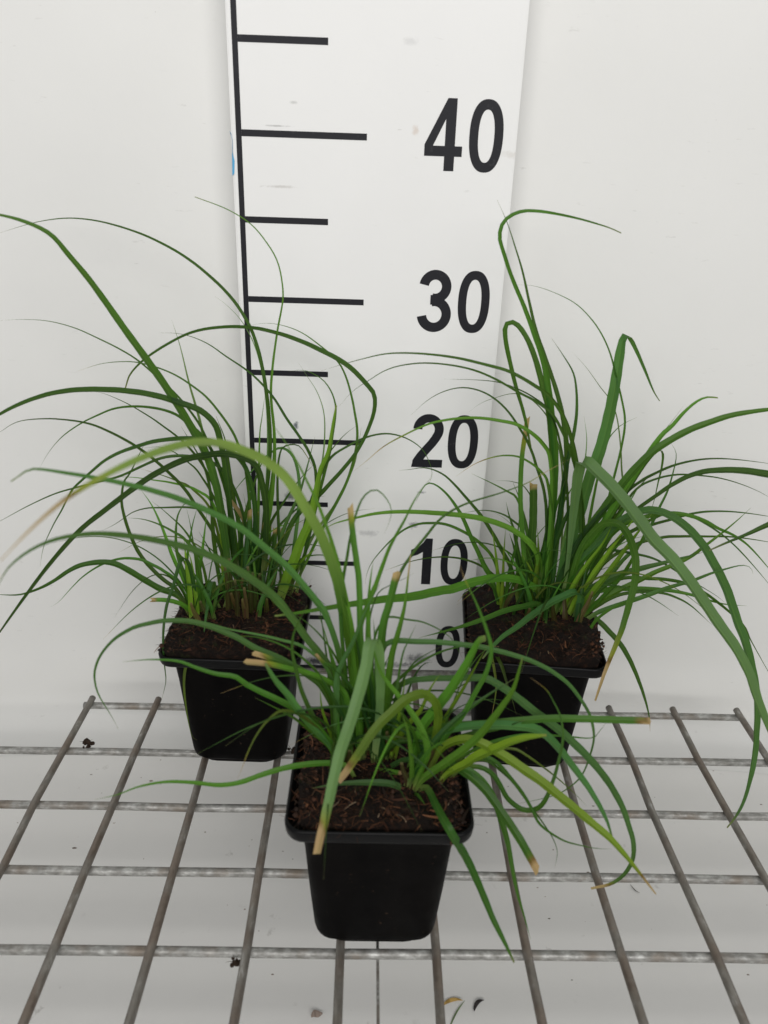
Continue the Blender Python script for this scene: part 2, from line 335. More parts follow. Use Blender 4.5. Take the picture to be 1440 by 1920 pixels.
for key, d in POTS.items():
    root = empty('potted_sedge', (*d['c'], 0), d['rz']); PLANT[key] = root
    tag(root, LABEL[key], 'potted plant', 'potted sedges on the wire shelf')
    rings = [rsq(2.96, 1.5, 0), rsq(3.04, 1.5, .03), rsq(3.05, 1.5, .28), rsq(3.17, 1.2, .32), rsq(3.27, 1.1, .5), rsq(3.32, 1.05, .9), rsq(3.54, 1.0, 4), rsq(3.72, .95, 7), rsq(3.87, .9, 8.86), rsq(3.9, .9, 8.98)]
    inner = [rsq(3.8, .85, 9.02), rsq(3.6, .85, 7.6)]
    v, f = loft(rings + inner); pot = mesh('pot', v, f, M['pot'], root); 
    rr = [rsq(3.86, .8, 8.97), rsq(4.42, .9, 8.96), rsq(4.52, .92, 9.0), rsq(4.55, .92, 9.1), rsq(4.59, .92, 9.55), rsq(4.58, .92, 9.66), rsq(4.52, .9, 9.71), rsq(4.45, .88, 9.70), rsq(4.40, .86, 9.62), rsq(4.34, .85, 9.1), rsq(3.85, .8, 9.02)]
    v, f = loft(rr, False); mesh('rim', v, f, M['rim'], pot)
    # soil plug: lumpy height field inside the rim, standing proud where the photo shows it spilling
    rnd = random.Random(d['seed']); n_ = 46; v = []; f = []
    for a_ in range(n_+1):
        for b_ in range(n_+1):
            u, w_ = -1+2*a_/n_, -1+2*b_/n_
            e = max(abs(u), abs(w_)); hx = 4.3 if key == 'F' else 4.5 + .25*noise.noise(Vector((u*4, w_*4, d['seed']*7)))
            cu = 1 - .10*max(0, abs(u)+abs(w_)-1.35)
            x, y = u*hx*cu, w_*hx*cu
            z = d['soil'] + d['bulge']*(1-e**3)*.6 + (.22 if key == 'F' else .38)*noise.noise(Vector((x*1.1, y*1.1, d['seed']*5))) + .17*noise.noise(Vector((x*3.2, y*3.2, d['seed']*9))) + .11*noise.noise(Vector((x*9, y*9, 2)))
            if key == 'R' and u > .3: z += .75*(u-.3)*(1 if w_ > -.7 else .35)
            if key == 'R' and u < -.4: z += .2
            if e > .94: z = z - (.25 if key == 'F' else .12)*(e-.94)/.06
            if key != 'F': z = max(z, 9.8)
            if e > .999: z = 8.95; x *= .93; y *= .93
            v.append((x, y, z))
    for a_ in range(n_):
        for b_ in range(n_): i_ = a_*(n_+1)+b_; f.append((i_, i_+n_+1, i_+n_+2, i_+1))
    soil = mesh('soil', v, f, M['soil'], root)
    V, F, C = [], [], []
    for _ in range(2400):
        ang = rnd.uniform(0, 2*math.pi); u, w_ = rnd.uniform(-1, 1), rnd.uniform(-1, 1); e = max(abs(u), abs(w_))
        x, y = u*4.1, w_*4.1
        z = d['soil'] + d['bulge']*(1-e**3)*.6 + .02 + rnd.uniform(-.05, .14)
        if key == 'R' and u > .3: z += .35*(u-.3)
        big = rnd.random() < .03
        ln = rnd.uniform(.25, 1.0) if not big else rnd.uniform(.5, 1.2); wd = rnd.uniform(.015, .045) if not big else rnd.uniform(.10, .22)
        k_ = rnd.random(); base = (.014, .007, .004) if k_ < .5 else ((.060, .022, .011) if k_ < .80 else ((.13, .055, .026) if k_ < .98 else (.24, .17, .11)))
        g_ = rnd.uniform(.6, 1.3); cc = tuple(q*g_ for q in base)
        fibre_strip(V, F, C, (x, y, z), (math.cos(ang), math.sin(ang), rnd.uniform(-.25, .35)), ln, wd, cc, rnd.uniform(-.8, .8), (rnd.uniform(-.2, .25), rnd.uniform(-.25, .1)), rnd)
    if key != 'F' or True:                              # fibres that stick out over the edge
        for _ in range({'F': 60, 'L': 170, 'R': 210}[key]):
            q = rnd.random(); t = rnd.uniform(-1, 1)
            sd = 0 if q < .55 else (1 if q < .8 else (2 if q < .9 else 3))
            if key == 'L': sd = (1, 0, 2, 3)[sd]
            ox, oy = ((1, 0), (-1, 0), (0, 1), (0, -1))[sd]
            p = (ox*4.12 + (t*4.1 if ox == 0 else 0), oy*4.12 + (t*4.1 if oy == 0 else 0), d['soil'] + rnd.uniform(-.1, .35 if key != 'F' else .12))
            dr = (ox*1.0 + rnd.uniform(-.6, .6), oy + rnd.uniform(-.6, .6), rnd.uniform(-.4, .5)); g_ = rnd.uniform(.5, 1.4)
            fibre_strip(V, F, C, p, dr, rnd.uniform(.2, .65 if key != 'F' else .4), rnd.uniform(.02, .06), (.04*g_, .024*g_, .014*g_), rnd.uniform(-.7, .7), (rnd.uniform(-.25, .2), rnd.uniform(-.3, .1)), rnd)
    for _ in range(260):                               # crumbs and lumps of peat
        u, w_ = rnd.uniform(-1, 1), rnd.uniform(-1, 1)
        if rnd.random() < .5: u = math.copysign(rnd.uniform(.8, 1.02), u)
        e = max(abs(u), abs(w_)); r_ = rnd.uniform(.05, .17); z = d['soil'] + d['bulge']*(1-min(1, e)**3)*.6 + rnd.uniform(-.05, .12)
        if key == 'R' and u > .3: z += .75*(u-.3)*.8
        if key == 'F': u *= .95; w_ *= .95
        b0 = len(V); g_ = rnd.uniform(.5, 1.6); cc = rnd.choice([(.012, .006, .0035), (.03, .013, .007), (.05, .02, .01)])
        for q in ((1, 0, 0), (-1, 0, 0), (0, 1, 0), (0, -1, 0), (0, 0, 1), (.6, .6, .6), (-.6, .5, .6), (.5, -.6, .6)):
            V.append(tuple(Vector((u*4.3, w_*4.3, z)) + Vector(q)*r_*rnd.uniform(.6, 1.4))); C.append(tuple(k_*g_ for k_ in cc))
        for q in ((0, 2, 5), (2, 1, 6), (0, 5, 7), (7, 3, 0), (5, 2, 6), (4, 5, 6), (4, 7, 5), (4, 6, 7), (1, 3, 7), (1, 7, 6)): F.append(tuple(b0+k_ for k_ in q))
    if key == 'L':                                     # tangle of fine roots at the back corner
        for _ in range(90):
            p = (rnd.uniform(2.6, 4.3), rnd.uniform(2.0, 4.1), d['soil'] + rnd.uniform(.1, .5))
            fibre_strip(V, F, C, p, (rnd.uniform(-.7, 1), rnd.uniform(-.8, .5), rnd.uniform(.1, .9)), rnd.uniform(.4, 1.2), .03, (.022, .014, .01), rnd.uniform(-1, 1), (rnd.uniform(-.2, .2), rnd.uniform(-.4, .1)), rnd)
    tag(mesh('soil_fibre', V, F, M['fibre'], soil, colr=C), kind='stuff')

# ------------------------------------------------------------------ leaves
GREEN = {'g': (.036, .118, .014), 'd': (.011, .046, .009), 'b': (.052, .140, .040), 'y': (.180, .305, .020), 'o': (.085, .115, .018), 'p': (.12, .20, .07), 'l': (.080, .220, .020), 's': (.105, .215, .075), 'q': (.230, .330, .075)}
TAN = (.52, .33, .17); RUST = (.20, .085, .03)
def catmull(P, sub):
    out = []; Q = [P[0]*2-P[1]] + P + [P[-1]*2-P[-2]]
    for i in range(1, len(Q)-2):
        p0, p1, p2, p3 = Q[i-1:i+3]
        for k_ in range(sub):
            t = k_/sub; out.append(.5*((2*p1)+(p2-p0)*t+(2*p0-5*p1+4*p2-p3)*t*t+(3*p1-p0-3*p2+p3)*t**3))
    out.append(P[-1]); return out
def resample(P, n_):
    d = [0]
    for i in range(1, len(P)): d.append(d[-1]+(P[i]-P[i-1]).length)
    out = []; k_ = 0
    for i in range(n_):
        s = d[-1]*i/(n_-1)
        while k_ < len(d)-2 and d[k_+1] < s: k_ += 1
        out.append(P[k_].lerp(P[k_+1], (s-d[k_])/max(1e-9, d[k_+1]-d[k_])))
    return out
lrnd = random.Random(77)
def ribbon(key, P, wcm, colc, tip, tanlen=.06, name='leaf', face=.45, gscale=1.0, basepale=.14, pmat=None, col2=None):
    """P: world polyline (cm); wcm(t): real width seen from the photo side; leaf gets keel, twist and tint"""
    n_ = max(20, min(84, int(sum((P[i+1]-P[i]).length for i in range(len(P)-1))*2.6)+10)); P = resample(P, n_)
    T = [(P[min(i+1, n_-1)]-P[max(i-1, 0)]).normalized() for i in range(n_)]
    head = P[-1]-P[0]; head.z = 0; head = head.normalized() if head.length > .3 else Vector((0, -1, 0))
    B = []; sgn = 0; tw0, tw1 = lrnd.uniform(-.35, .35), lrnd.uniform(-.5, .5)
    for i in range(n_):
        view = (CAM-P[i]).normalized(); bf_ = T[i].cross(view)
        bf_ = bf_.normalized() if bf_.length > .05 else Vector((1, 0, 0))
        h = Vector((-head.y, head.x, 0)); h = h - T[i]*h.dot(T[i]); h = h.normalized() if h.length > .1 else bf_
        if h.dot(bf_) < 0: h = -h
        b_ = (bf_*(1-face)+h*face).normalized(); b_ = (b_ - T[i]*b_.dot(T[i])).normalized()
        b_ = Matrix.Rotation(tw0 + (tw1-tw0)*i/n_, 3, T[i]) @ b_
        if i and b_.dot(B[-1]) < 0: b_ = -b_
        B.append(b_)
    for _ in range(3):
        B = [((B[max(i-1, 0)] + B[i]*2 + B[min(i+1, n_-1)])).normalized() for i in range(n_)]
        B = [(b_ - T[i]*b_.dot(T[i])).normalized() for i, b_ in enumerate(B)]
    V = []; F = []; UV = []; C = []; base = [g_*gscale for g_ in GREEN[colc]]; keel = lrnd.uniform(.10, .26); us = (-1, 0, 0, 1)
    hue = lrnd.uniform(-.12, .12); val = lrnd.choice((lrnd.uniform(.5, .85), lrnd.uniform(.85, 1.2), lrnd.uniform(1.1, 1.4))) if wcm(.3) < .5 else lrnd.uniform(.88, 1.12); base = [base[0]*(1+hue)*val, base[1]*(1-.3*hue)*val, base[2]*val]; ph_ = lrnd.uniform(0, 60)
    L_ = sum((P[i+1]-P[i]).length for i in range(n_-1))
    for i in range(n_):
        t = i/(n_-1); view = (CAM-P[i]).normalized(); proj = (B[i] - view*B[i].dot(view)).length
        ww = wcm(t)/max(.6, proj)*.5; Nn = T[i].cross(B[i]).normalized()
        if Nn.dot(view) < 0: Nn = -Nn
        for u in us:
            V.append(P[i] + B[i]*u*ww*(1 + .03*math.sin(i*1.7+ph_*u)) + Nn*(abs(u)*2*ww*keel - ww*keel)); UV.append(((u+1)/2, t*L_/6))
            k_ = max(0, 1-t/basepale) if basepale > 0 else 0
            g2 = min(1, max(0, (t-.3)/.3)) if col2 else 0; bs_ = [base[q]*(1-g2) + GREEN[col2][q]*g2 for q in range(3)] if col2 else base  # paler second tint puts light on the upturned part into the colour
            c_ = [bs_[q]*(1-k_*.75) + (.34, .38, .12)[q]*k_*.75 for q in range(3)]
            if tip == 't':
                e = t - (1-tanlen); 
                if e > 0: e = min(1, e/tanlen); c_ = [c_[q]*(1-e*.6) + (.30, .24, .12)[q]*e*.6 for q in range(3)]
            elif tip in 'cT':
                wob = .012*math.sin(u*5+i*1.3); s0 = 1-tanlen*1.8; s1 = 1-tanlen
                if t > s0: e = min(1, (t-s0)/(s1-s0)); yl = (.30, .28, .03); c_ = [c_[q]*(1-e) + yl[q]*e for q in range(3)]
                if t > s1+wob-.008: c_ = list(RUST)
                if t > s1+wob+tanlen*.12: c_ = list(TAN)
            m_ = 1 + .22*noise.noise(Vector((ph_, t*L_*.35, u*.4))); C.append([q*m_ for q in c_])
    if tip == 'c':                                      # ragged dry end
        for k_ in range(4): V[(n_-1)*4+k_] = V[(n_-1)*4+k_] + T[-1]*(lrnd.uniform(-.16, .16) if k_ not in (2,) else 0)
        V[(n_-1)*4+2] = V[(n_-1)*4+1]
    for i in range(n_-1):
        for k_ in (0, 2): F.append((i*4+k_, i*4+k_+1, (i+1)*4+k_+1, (i+1)*4+k_))
    return mesh(name, V, F, pmat or M['leaf'], PLANT[key], uv=UV, colr=C, world=True)
def traced(key, wpx, colc, tip, dY, pts, wl=None, tanlen=None, p=1.0, y_end=None, col2=None):
    d = POTS[key]; zs = d['soil'] + d['bulge']*.3
    b = uz(*pts[0], zs); b.x = max(d['c'][0]-3.7, min(d['c'][0]+3.7, b.x)); b.y = max(d['c'][1]-3.6, min(d['c'][1]+3.0, b.y))
    if dY is None: dY = lrnd.uniform(-2.6, 1.2)
    if y_end is not None: dY = y_end - b.y
    s = [0]
    for i in range(1, len(pts)): s.append(s[-1]+math.hypot(pts[i][0]-pts[i-1][0], pts[i][1]-pts[i-1][1]))
    Ys = [b.y + dY*(q/s[-1])**1.25 for q in s]
    for _ in range(3):
        for i, q in enumerate(pts):
            P = uy(*q, Ys[i])
            if P.y > -.6 and P.z < 60: Ys[i] = -.6
            P = uy(*q, Ys[i])
            if P.z < .35: Ys[i] = min(Ys[i], uz(*q, .35).y)
            if i > 1:
                g_ = 0
                while any(in_pot(uy(*q, Ys[i]), kk) for kk in POTS) and g_ < 60: Ys[i] -= .2; g_ += 1
        if _ < 2: Ys = [Ys[0]] + [Ys[i]*.5+Ys[i-1]*.25+Ys[min(i+1, len(Ys)-1)]*.25 for i in range(1, len(Ys))]
    P = [uy(*q, Ys[i]) for i, q in enumerate(pts)]; P[0] = Vector((b.x, b.y, zs-.35))
    if (P[1]-P[0]).length < .15: P.pop(1)
    P = catmull(P, 10); mid_ = P[len(P)//3]; q = pxcm(mid_)/(.84 if key != 'F' else .88); full = wpx/q
    if wl: prof_ = lambda t: (lambda a_: (wl[int(a_)]*(1-a_ % 1) + wl[min(int(a_)+1, len(wl)-1)]*(a_ % 1))/q)(t*(len(wl)-1))
    elif tip == 'c': prof_ = lambda t: full*min(1, .75+t*1.6)*(1-.18*t)
    else: prof_ = lambda t: full*min(1, .72+t*1.6)*max(.03, (1-max(0, (t-.25)/.75)**1.7))**p
    tl = tanlen if tanlen is not None else (.05 if tip == 'c' else .08 if tip == 'T' else .05)
    return ribbon(key, P, prof_, colc, tip, tl, col2=col2)
def leaves(key, text):
    for line in text.strip().splitlines():
        line = line.split('#')[0].strip()
        if not line: continue
        hd, ps = line.split('|'); h = hd.split(); kw = {}
        for o in h[4:]:
            a_, v_ = o.split('='); kw[a_] = [float(q) for q in v_.split(',')] if a_ == 'wl' else (v_ if a_ == 'col2' else float(v_))
        traced(key, float(h[0]), h[1], h[2], None if h[3] == '-' else float(h[3]), [tuple(float(q) for q in s.split(',')) for s in ps.split()], **kw)
# width(px)  tint  tip(t taper, T taper+dry, c cut end)  depth change(cm, - towards the viewer's side)  | photo points from base to tip
leaves('L', '''
19 g t -4 p=.6 | 430,1120 427,1050 415,960 404,902 385,850 350,788 310,725 270,668 235,620 200,570 165,522 130,480 95,440 50,417 0,403 -50,396
9 d t 3 | 480,1110 497,950 506,850 504,780 497,720 485,660 467,610 435,560 390,515 340,477 280,445 225,425 175,413 125,409 75,415 30,427 -5,438
6 p t 3 | 490,1100 500,900 502,800 495,720 480,655 455,605 425,572 403,556
17 l t 1 wl=12,15,17,16,9,7,6,5,4,3,2.5,2,1.5 | 488,1100 495,1010 508,927 514,866 514,810 508,743 511,688 520,621 530,565 529,530 520,490 500,455 470,420 425,392 365,369
13 d t 1 wl=10,12,13,11,9,8,10,11,10,8,7,6,5,3 | 505,1090 545,985 606,921 667,850 695,790 702,748 690,725 650,685 600,657 550,635 500,620 460,614 415,614 365,622 320,642 275,670 245,700 235,728
7 g t 3 | 545,1100 600,1000 645,915 663,862 670,815 664,768 656,731 645,698 628,672 587,638 560,621 529,610 499,606 471,609
8 g t 2 | 555,1100 590,960 606,896 618,850 623,820 629,780 629,759 621,734 606,713 584,699 566,694 540,696
5 p t 3 | 560,1090 590,930 605,860 609,805 606,768 594,734 575,704 558,678
8 d t 0 | 540,1100 585,960 592,890 580,850 560,817 538,786 510,742 471,701 422,667 392,646 361,632 330,625 298,624
7 g T -1 tanlen=.03 | 470,1110 470,980 460,880 447,835 430,800 392,750 361,724 330,704 300,691 265,681 235,678 190,682 145,696
6 g t 0 | 445,1110 430,960 410,880 390,830 370,790 335,745 300,712 260,677 225,655 185,635 140,615 90,602 40,599 0,601
15 d t -5 p=.4 | 450,1110 435,980 425,890 418,845 405,800 376,771 340,757 290,742 240,734 190,731 140,732 90,740 40,757 0,777 -45,803
8 d t -2 | 440,1120 410,1020 365,945 340,910 295,867 255,837 210,812 165,794 110,786 65,786 30,792 0,810 -20,822
8 g t 0 | 450,1110 440,1000 420,900 385,825 345,788 325,775 295,766 255,762 215,766 180,780 150,795 115,820 90,850 72,882
7 d t 1 | 445,1110 425,980 390,890 350,835 300,795 270,775 235,755 195,738 170,734
15 d t -6 p=.5 | 490,1115 500,980 490,900 470,865 425,852 380,855 340,865 290,890 250,917 200,955 150,995 100,1050 50,1115 0,1185 -22,1217
12 d t -4 | 470,1110 480,980 465,890 430,845 395,828 360,823 325,824 287,829 260,837 230,847 200,862 175,882 155,900 135,920 117,955 100,985 82,1025 75,1062
8 d t -2 | 460,1110 460,990 430,900 395,866 360,857 332,855 300,860 265,875 225,893 180,905 140,915 100,927 50,950 0,977 -25,988
14 d t -2 | 358,1150 337,1120 300,1104 270,1087 240,1069 215,1057 190,1054 155,1059 130,1070 100,1090 70,1105 37,1115 0,1115 -20,1113
7 g t 0 | 365,1150 335,1095 307,1071 287,1060 265,1050 237,1047 212,1051 185,1062 155,1082 130,1107 112,1127 95,1138
6 d t 0 | 450,1100 430,1000 400,965 360,952 300,952 275,953 250,960 232,972 212,985 187,997
9 d t 1 | 362,1150 332,1107 310,1090 290,1072 270,1050 255,1027 242,997 233,968 228,940 232,905 245,885 262,850 275,825
9 g t 0 | 385,1150 370,1050 347,1012 325,997 300,984 270,974 240,971
10 l t 1 | 360,1155 352,1110 342,1082 325,1047 315,1020 305,992 292,962 280,940 263,917
9 g t 1 | 365,1155 350,1090 333,1040 330,1000 334,965 350,942 365,952
8 g t 1 | 368,1150 350,1080 358,1000 370,950
10 l t 1 | 375,1150 372,1090 380,1030 388,960
11 y t 1 | 358,1160 356,1110 350,1060 345,1010
9 y t 1 | 372,1160 366,1110 360,1060 352,1030
11 l c -1 | 372,1155 345,1136 315,1126 284,1125
9 d t -5 | 372,1150 358,1070 345,1045 335,1062 325,1099 313,1134 307,1175 306,1215 309,1252 311,1278 303,1312
8 o t -6 | 395,1130 388,1150 374,1182 360,1215 348,1252 345,1280 347,1311 353,1352 360,1380 370,1388
12 b t -5 | 400,1125 400,1092 393,1098 390,1130 386,1158 381,1200
22 y t 1 wl=20,22,22,18,14,10,7,4 | 522,1125 540,1080 555,1042 567,1010 582,975 592,930 602,880 616,848 624,800 631,760
12 y t 0 | 528,1115 542,1082 570,1048 593,1029
8 l t 1 | 480,1110 485,950 487,822 491,785 497,740
12 d t 1 | 455,1110 450,1000 437,930 428,865 422,825 405,780
9 b t 1 | 540,1100 560,950 555,870 530,840 500,855 475,880 450,907 425,940
8 d T 0 tanlen=.08 | 530,1100 520,920 525,850 540,835 560,836 575,855 585,872 598,884
7 d t 1 | 545,1105 575,970 600,895 621,858 650,838 682,822 713,814 740,815 768,825 791,842 803,862 810,885 805,910
8 g t 1 | 545,1100 590,920 612,860 630,833 650,812 670,797
7 p t 2 | 540,1105 580,1020 607,977 625,952 642,920 657,890 668,858 678,800
12 d c 0 tanlen=.25 | 470,1110 465,1010 452,968 430,938
8 o T 0 tanlen=.05 | 430,1110 400,970 360,917 332,902 300,890 264,879
8 l t 0 | 435,1110 405,960 370,920 325,906 287,900 250,895 213,894
7 d t 1 | 440,1110 410,960 375,890 350,865 325,847 300,838 270,840
16 y t 1 | 426,1120 420,1050 416,980 408,930 398,890
9 p t 2 | 430,1100 420,980 395,880 375,790 355,720 338,650 322,600
12 d t 1 | 440,1110 452,1010 470,930 490,870 505,850
9 d t 1 | 470,1105 500,1000 540,930 570,890 590,870
8 d t 1 | 480,1105 510,1010 550,960 590,935 610,930
10 b t 0 | 500,1105 530,1000 560,930 575,880 590,820
7 g t 0 | 395,1140 380,1060 350,1000 310,960 285,940
10 d t 0 | 415,1110 400,1010 395,930 380,870 340,800
12 b c 0 tanlen=.06 | 455,1115 460,1040 466,985 468,958
13 d c 0 tanlen=.05 | 468,1115 474,1040 478,990 480,956
12 d c 0 tanlen=.07 | 478,1115 486,1050 492,1000 497,975
13 g c 1 tanlen=.05 | 490,1115 497,1050 503,1010 505,978
12 d c 0 tanlen=.05 | 498,1110 508,1060 514,1020 516,990
11 d c 1 tanlen=.06 | 508,1110 518,1060 526,1020 530,992
''')
leaves('F', '''
27 g T -15 tanlen=.09 p=.8 col2=q | 668,1350 660,1230 645,1150 632,1085 605,1010 575,955 540,900 500,865 450,842 400,830 350,832 275,855 200,890 125,935 60,990 0,1052
16 b t -6 p=.55 | 660,1360 640,1240 615,1160 588,1122 540,1065 500,1030 450,990 400,963 340,937 275,917 200,900 125,887 62,879 40,890 20,903
20 b t -9 p=.8 | 660,1370 635,1280 610,1238 575,1195 550,1160 515,1120 465,1082 415,1052 360,1030 300,1015 240,1005 175,1001 110,1010 60,1030 20,1060 0,1090 -8,1112
14 g t -1 | 650,1430 620,1397 591,1367 556,1332 527,1315 495,1300 463,1284 441,1269 403,1263 368,1252 336,1240 300,1237 272,1237 230,1241
14 b t -1 | 660,1400 610,1300 575,1265 537,1242 511,1229 479,1216 447,1197 415,1183 384,1172 352,1165 313,1164 281,1169 249,1178 217,1197 195,1220 181,1245 177,1271 185,1303 208,1341 222,1367
9 b t -1 | 650,1400 620,1270 575,1217 527,1200 479,1189 431,1180 390,1168 350,1160
14 l c -2 tanlen=.10 | 670,1410 650,1310 620,1281 582,1264 543,1255 505,1246 457,1241
13 g c -1 tanlen=.06 | 660,1410 610,1290 570,1262 537,1246 499,1232 474,1224
18 b t -2 wl=14,17,19,19,17,13,6 | 655,1440 620,1397 587,1363 563,1337 540,1304 516,1276 497,1244
8 g t -1 | 640,1425 620,1404 587,1375 559,1352 535,1337 504,1321 478,1308
9 o T -5 | 640,1430 600,1370 560,1340 528,1333 504,1349 483,1375 466,1408 452,1445 445,1460
12 l t -3 | 672,1460 650,1437 620,1431 575,1433 530,1441 490,1453 450,1467 410,1472 360,1467 310,1466 260,1475 220,1490 178,1499
24 s c - y_end=-29 tanlen=.06 wl=14,18,19,22,24,25,24,21,15 | 700,1430 712,1330 712,1240 704,1202 694,1204 686,1252 670,1312 653,1367 639,1407 626,1461 614,1516 602,1566 594,1602
19 y T -4 tanlen=.07 wl=13,15,17,19,20,20,19,17,13 | 790,1440 812,1400 822,1345 816,1317 800,1303 785,1302 761,1312 734,1336 703,1367 676,1407 653,1441 634,1466
14 b t -1 | 772,1478 734,1470 683,1467 632,1470 585,1478
18 l t -1 wl=12,16,18,18,17,14,10,5 | 770,1482 792,1461 822,1440 853,1418 877,1400 902,1376 920,1354 945,1321 963,1293 975,1253 980,1234
17 g t -5 wl=13,15,17,18,18,17,15,11,4 | 772,1480 797,1476 808,1490 820,1515 845,1560 875,1610 900,1665 925,1725 945,1765 964,1805
8 g t -1 | 772,1480 782,1490 798,1510
15 l t 0 | 770,1480 790,1445 802,1410 793,1374 777,1345 759,1319 735,1290 714,1261 704,1232 690,1180
22 l t -1 wl=14,19,23,24,22,18,12 | 765,1440 790,1370 817,1332 843,1298 865,1264 883,1232 899,1202 911,1197
11 y t -1 | 800,1410 840,1340 870,1290 893,1248 912,1215
12 g T -3 tanlen=.06 | 800,1440 838,1376 865,1345 890,1300 908,1268 918,1240 921,1215 914,1186 902,1153 888,1120 874,1092 862,1060
16 b T -3 tanlen=.03 wl=10,12,13,13,16,18,18,17,15,12,9,5 | 720,1400 730,1310 760,1280 800,1273 838,1272 883,1271 911,1272 939,1287 969,1308 1000,1333 1046,1367 1076,1394 1107,1425 1140,1466 1166,1512 1178,1546 1187,1577 1188,1604 1181,1625 1166,1644 1144,1658 1108,1666
12 b t -1 | 700,1400 705,1280 720,1215 740,1202 776,1203 822,1204 859,1208 896,1212 932,1220 969,1230 1000,1241 1030,1256 1061,1278 1082,1302 1105,1339 1114,1379 1108,1412 1094,1449 1076,1470 1046,1489 1006,1500 969,1507
17 g c -2 tanlen=.03 | 770,1430 800,1378 840,1362 899,1358 945,1354 990,1350 1036,1347 1098,1348 1160,1350 1224,1352
17 b t -2 wl=10,13,16,19,19,18,16,12,5 | 770,1440 810,1385 860,1365 920,1360 970,1362 1006,1368 1030,1385 1052,1409 1073,1437 1098,1470 1120,1505 1137,1538 1149,1575
20 y T -4 tanlen=.07 wl=12,16,19,20,21,20,18,14,8,3 | 800,1450 825,1408 850,1391 875,1387 898,1392 920,1403 951,1422 981,1443 1012,1464 1043,1489 1073,1513 1110,1544 1141,1570 1172,1604 1202,1641 1230,1677
20 y t -1 wl=10,14,20,22,18,14,5 | 820,1465 841,1450 871,1434 896,1418 932,1403 960,1391 990,1383 1025,1379
20 g c -4 tanlen=.06 | 815,1450 845,1436 877,1452 910,1482 945,1530 975,1575 1007,1632
14 g t -4 | 820,1455 850,1438 880,1445 905,1465 925,1495 940,1540 952,1580 960,1625 970,1675 982,1715 995,1762
11 g T -2 tanlen=.05 | 830,1455 870,1440 905,1440 930,1460 950,1495 975,1516 1000,1519 1018,1507 1032,1477 1045,1435 1055,1385 1051,1345 1039,1318 1024,1293 995,1271
9 g t -2 | 840,1455 890,1420 927,1427 958,1460 982,1491 998,1519 1010,1543 1031,1561 1059,1577 1092,1586 1120,1591 1147,1592
6 g t -2 | 850,1450 900,1425 950,1455 985,1498 1022,1549 1037,1573 1045,1598 1040,1628
6 o t -1 | 855,1440 920,1410 961,1404 988,1417 1031,1448 1068,1479 1100,1511
7 g t 0 | 850,1430 900,1400 980,1378 1052,1380 1108,1384 1125,1370 1140,1350
15 g c 1 tanlen=.04 | 690,1420 680,1280 675,1180 674,1120 672,1080 667,1045 661,1000 656,948
10 g t 1 | 665,1410 642,1200 639,1124 644,1084 652,1039 657,1008 666,970 676,942 687,926 702,918 716,925 729,942 734,957 731,976 721,1000
15 l t 1 | 660,1410 662,1280 671,1192 694,1124 705,1097 718,1060 731,1026 745,1000 760,973 774,944 790,918 806,900 812,885
14 l t 0 | 690,1410 670,1250 645,1110 625,1030 607,976 594,942 576,905 560,873 540,838 520,808 500,785
17 l T 1 tanlen=.08 wl=14,17,17,15,11,5,2 | 722,1420 724,1330 728,1280 736,1225 746,1190 755,1155 760,1130 765,1085 770,1040
19 g c 1 tanlen=.03 | 710,1420 708,1280 718,1177 729,1137 739,1097 745,1072
7 d t 1 | 690,1410 690,1200 705,1120 730,1098 760,1084 777,1074
8 g T 6 | 715,1410 720,1200 745,1090 771,1042 797,1008 826,973 858,952 890,939 940,924 990,905 1025,884 1068,861
12 b t 0 | 735,1420 745,1300 755,1230 767,1200 780,1172
8 d t 0 | 740,1410 748,1310 759,1269 777,1242 799,1227 828,1212
7 g t 1 | 700,1410 700,1220 718,1165 735,1157 764,1162 791,1166 817,1177 838,1190 852,1205 870,1240
18 l t 1 | 700,1420 695,1300 690,1200 692,1110 700,1050
20 l t 0 | 680,1425 668,1300 660,1210 655,1150
19 g t 0 | 715,1425 712,1330 706,1250 700,1160
13 y t 0 | 738,1425 750,1383 770,1353 791,1328 806,1293 826,1262
12 y t 0 | 730,1425 740,1388 748,1350 755,1310 760,1270
8 y t 0 | 632,1400 612,1355 603,1325 600,1290
15 b t 0 | 635,1430 630,1350 632,1275 645,1237 664,1200 682,1153 698,1121 715,1090
12 g t -1 | 650,1440 619,1393 598,1361 582,1332 566,1295 556,1258 548,1219 551,1187 564,1158 577,1135
10 g c 0 tanlen=.05 | 680,1410 660,1300 630,1258 606,1243 590,1226
17 d t 0 | 690,1420 684,1330 676,1250 664,1180
16 g t 0 | 660,1420 645,1330 630,1260 610,1190
14 d t 0 | 725,1425 730,1370 742,1310 755,1275
18 d t 0 | 705,1430 702,1370 697,1300 690,1240
14 d t -1 | 800,1430 835,1385 870,1340 900,1290 915,1270
15 d t -1 | 795,1435 840,1395 890,1375 940,1365 985,1350
13 g t -1 | 700,1430 740,1395 780,1390 815,1395 845,1402
14 b t -3 | 720,1435 760,1425 790,1432 812,1450
12 d t -1 | 690,1425 650,1360 620,1300 590,1250
10 l t -1 | 655,1440 625,1400 600,1365 575,1345
12 l c -1 tanlen=.05 | 690,1435 715,1445 752,1450
''')
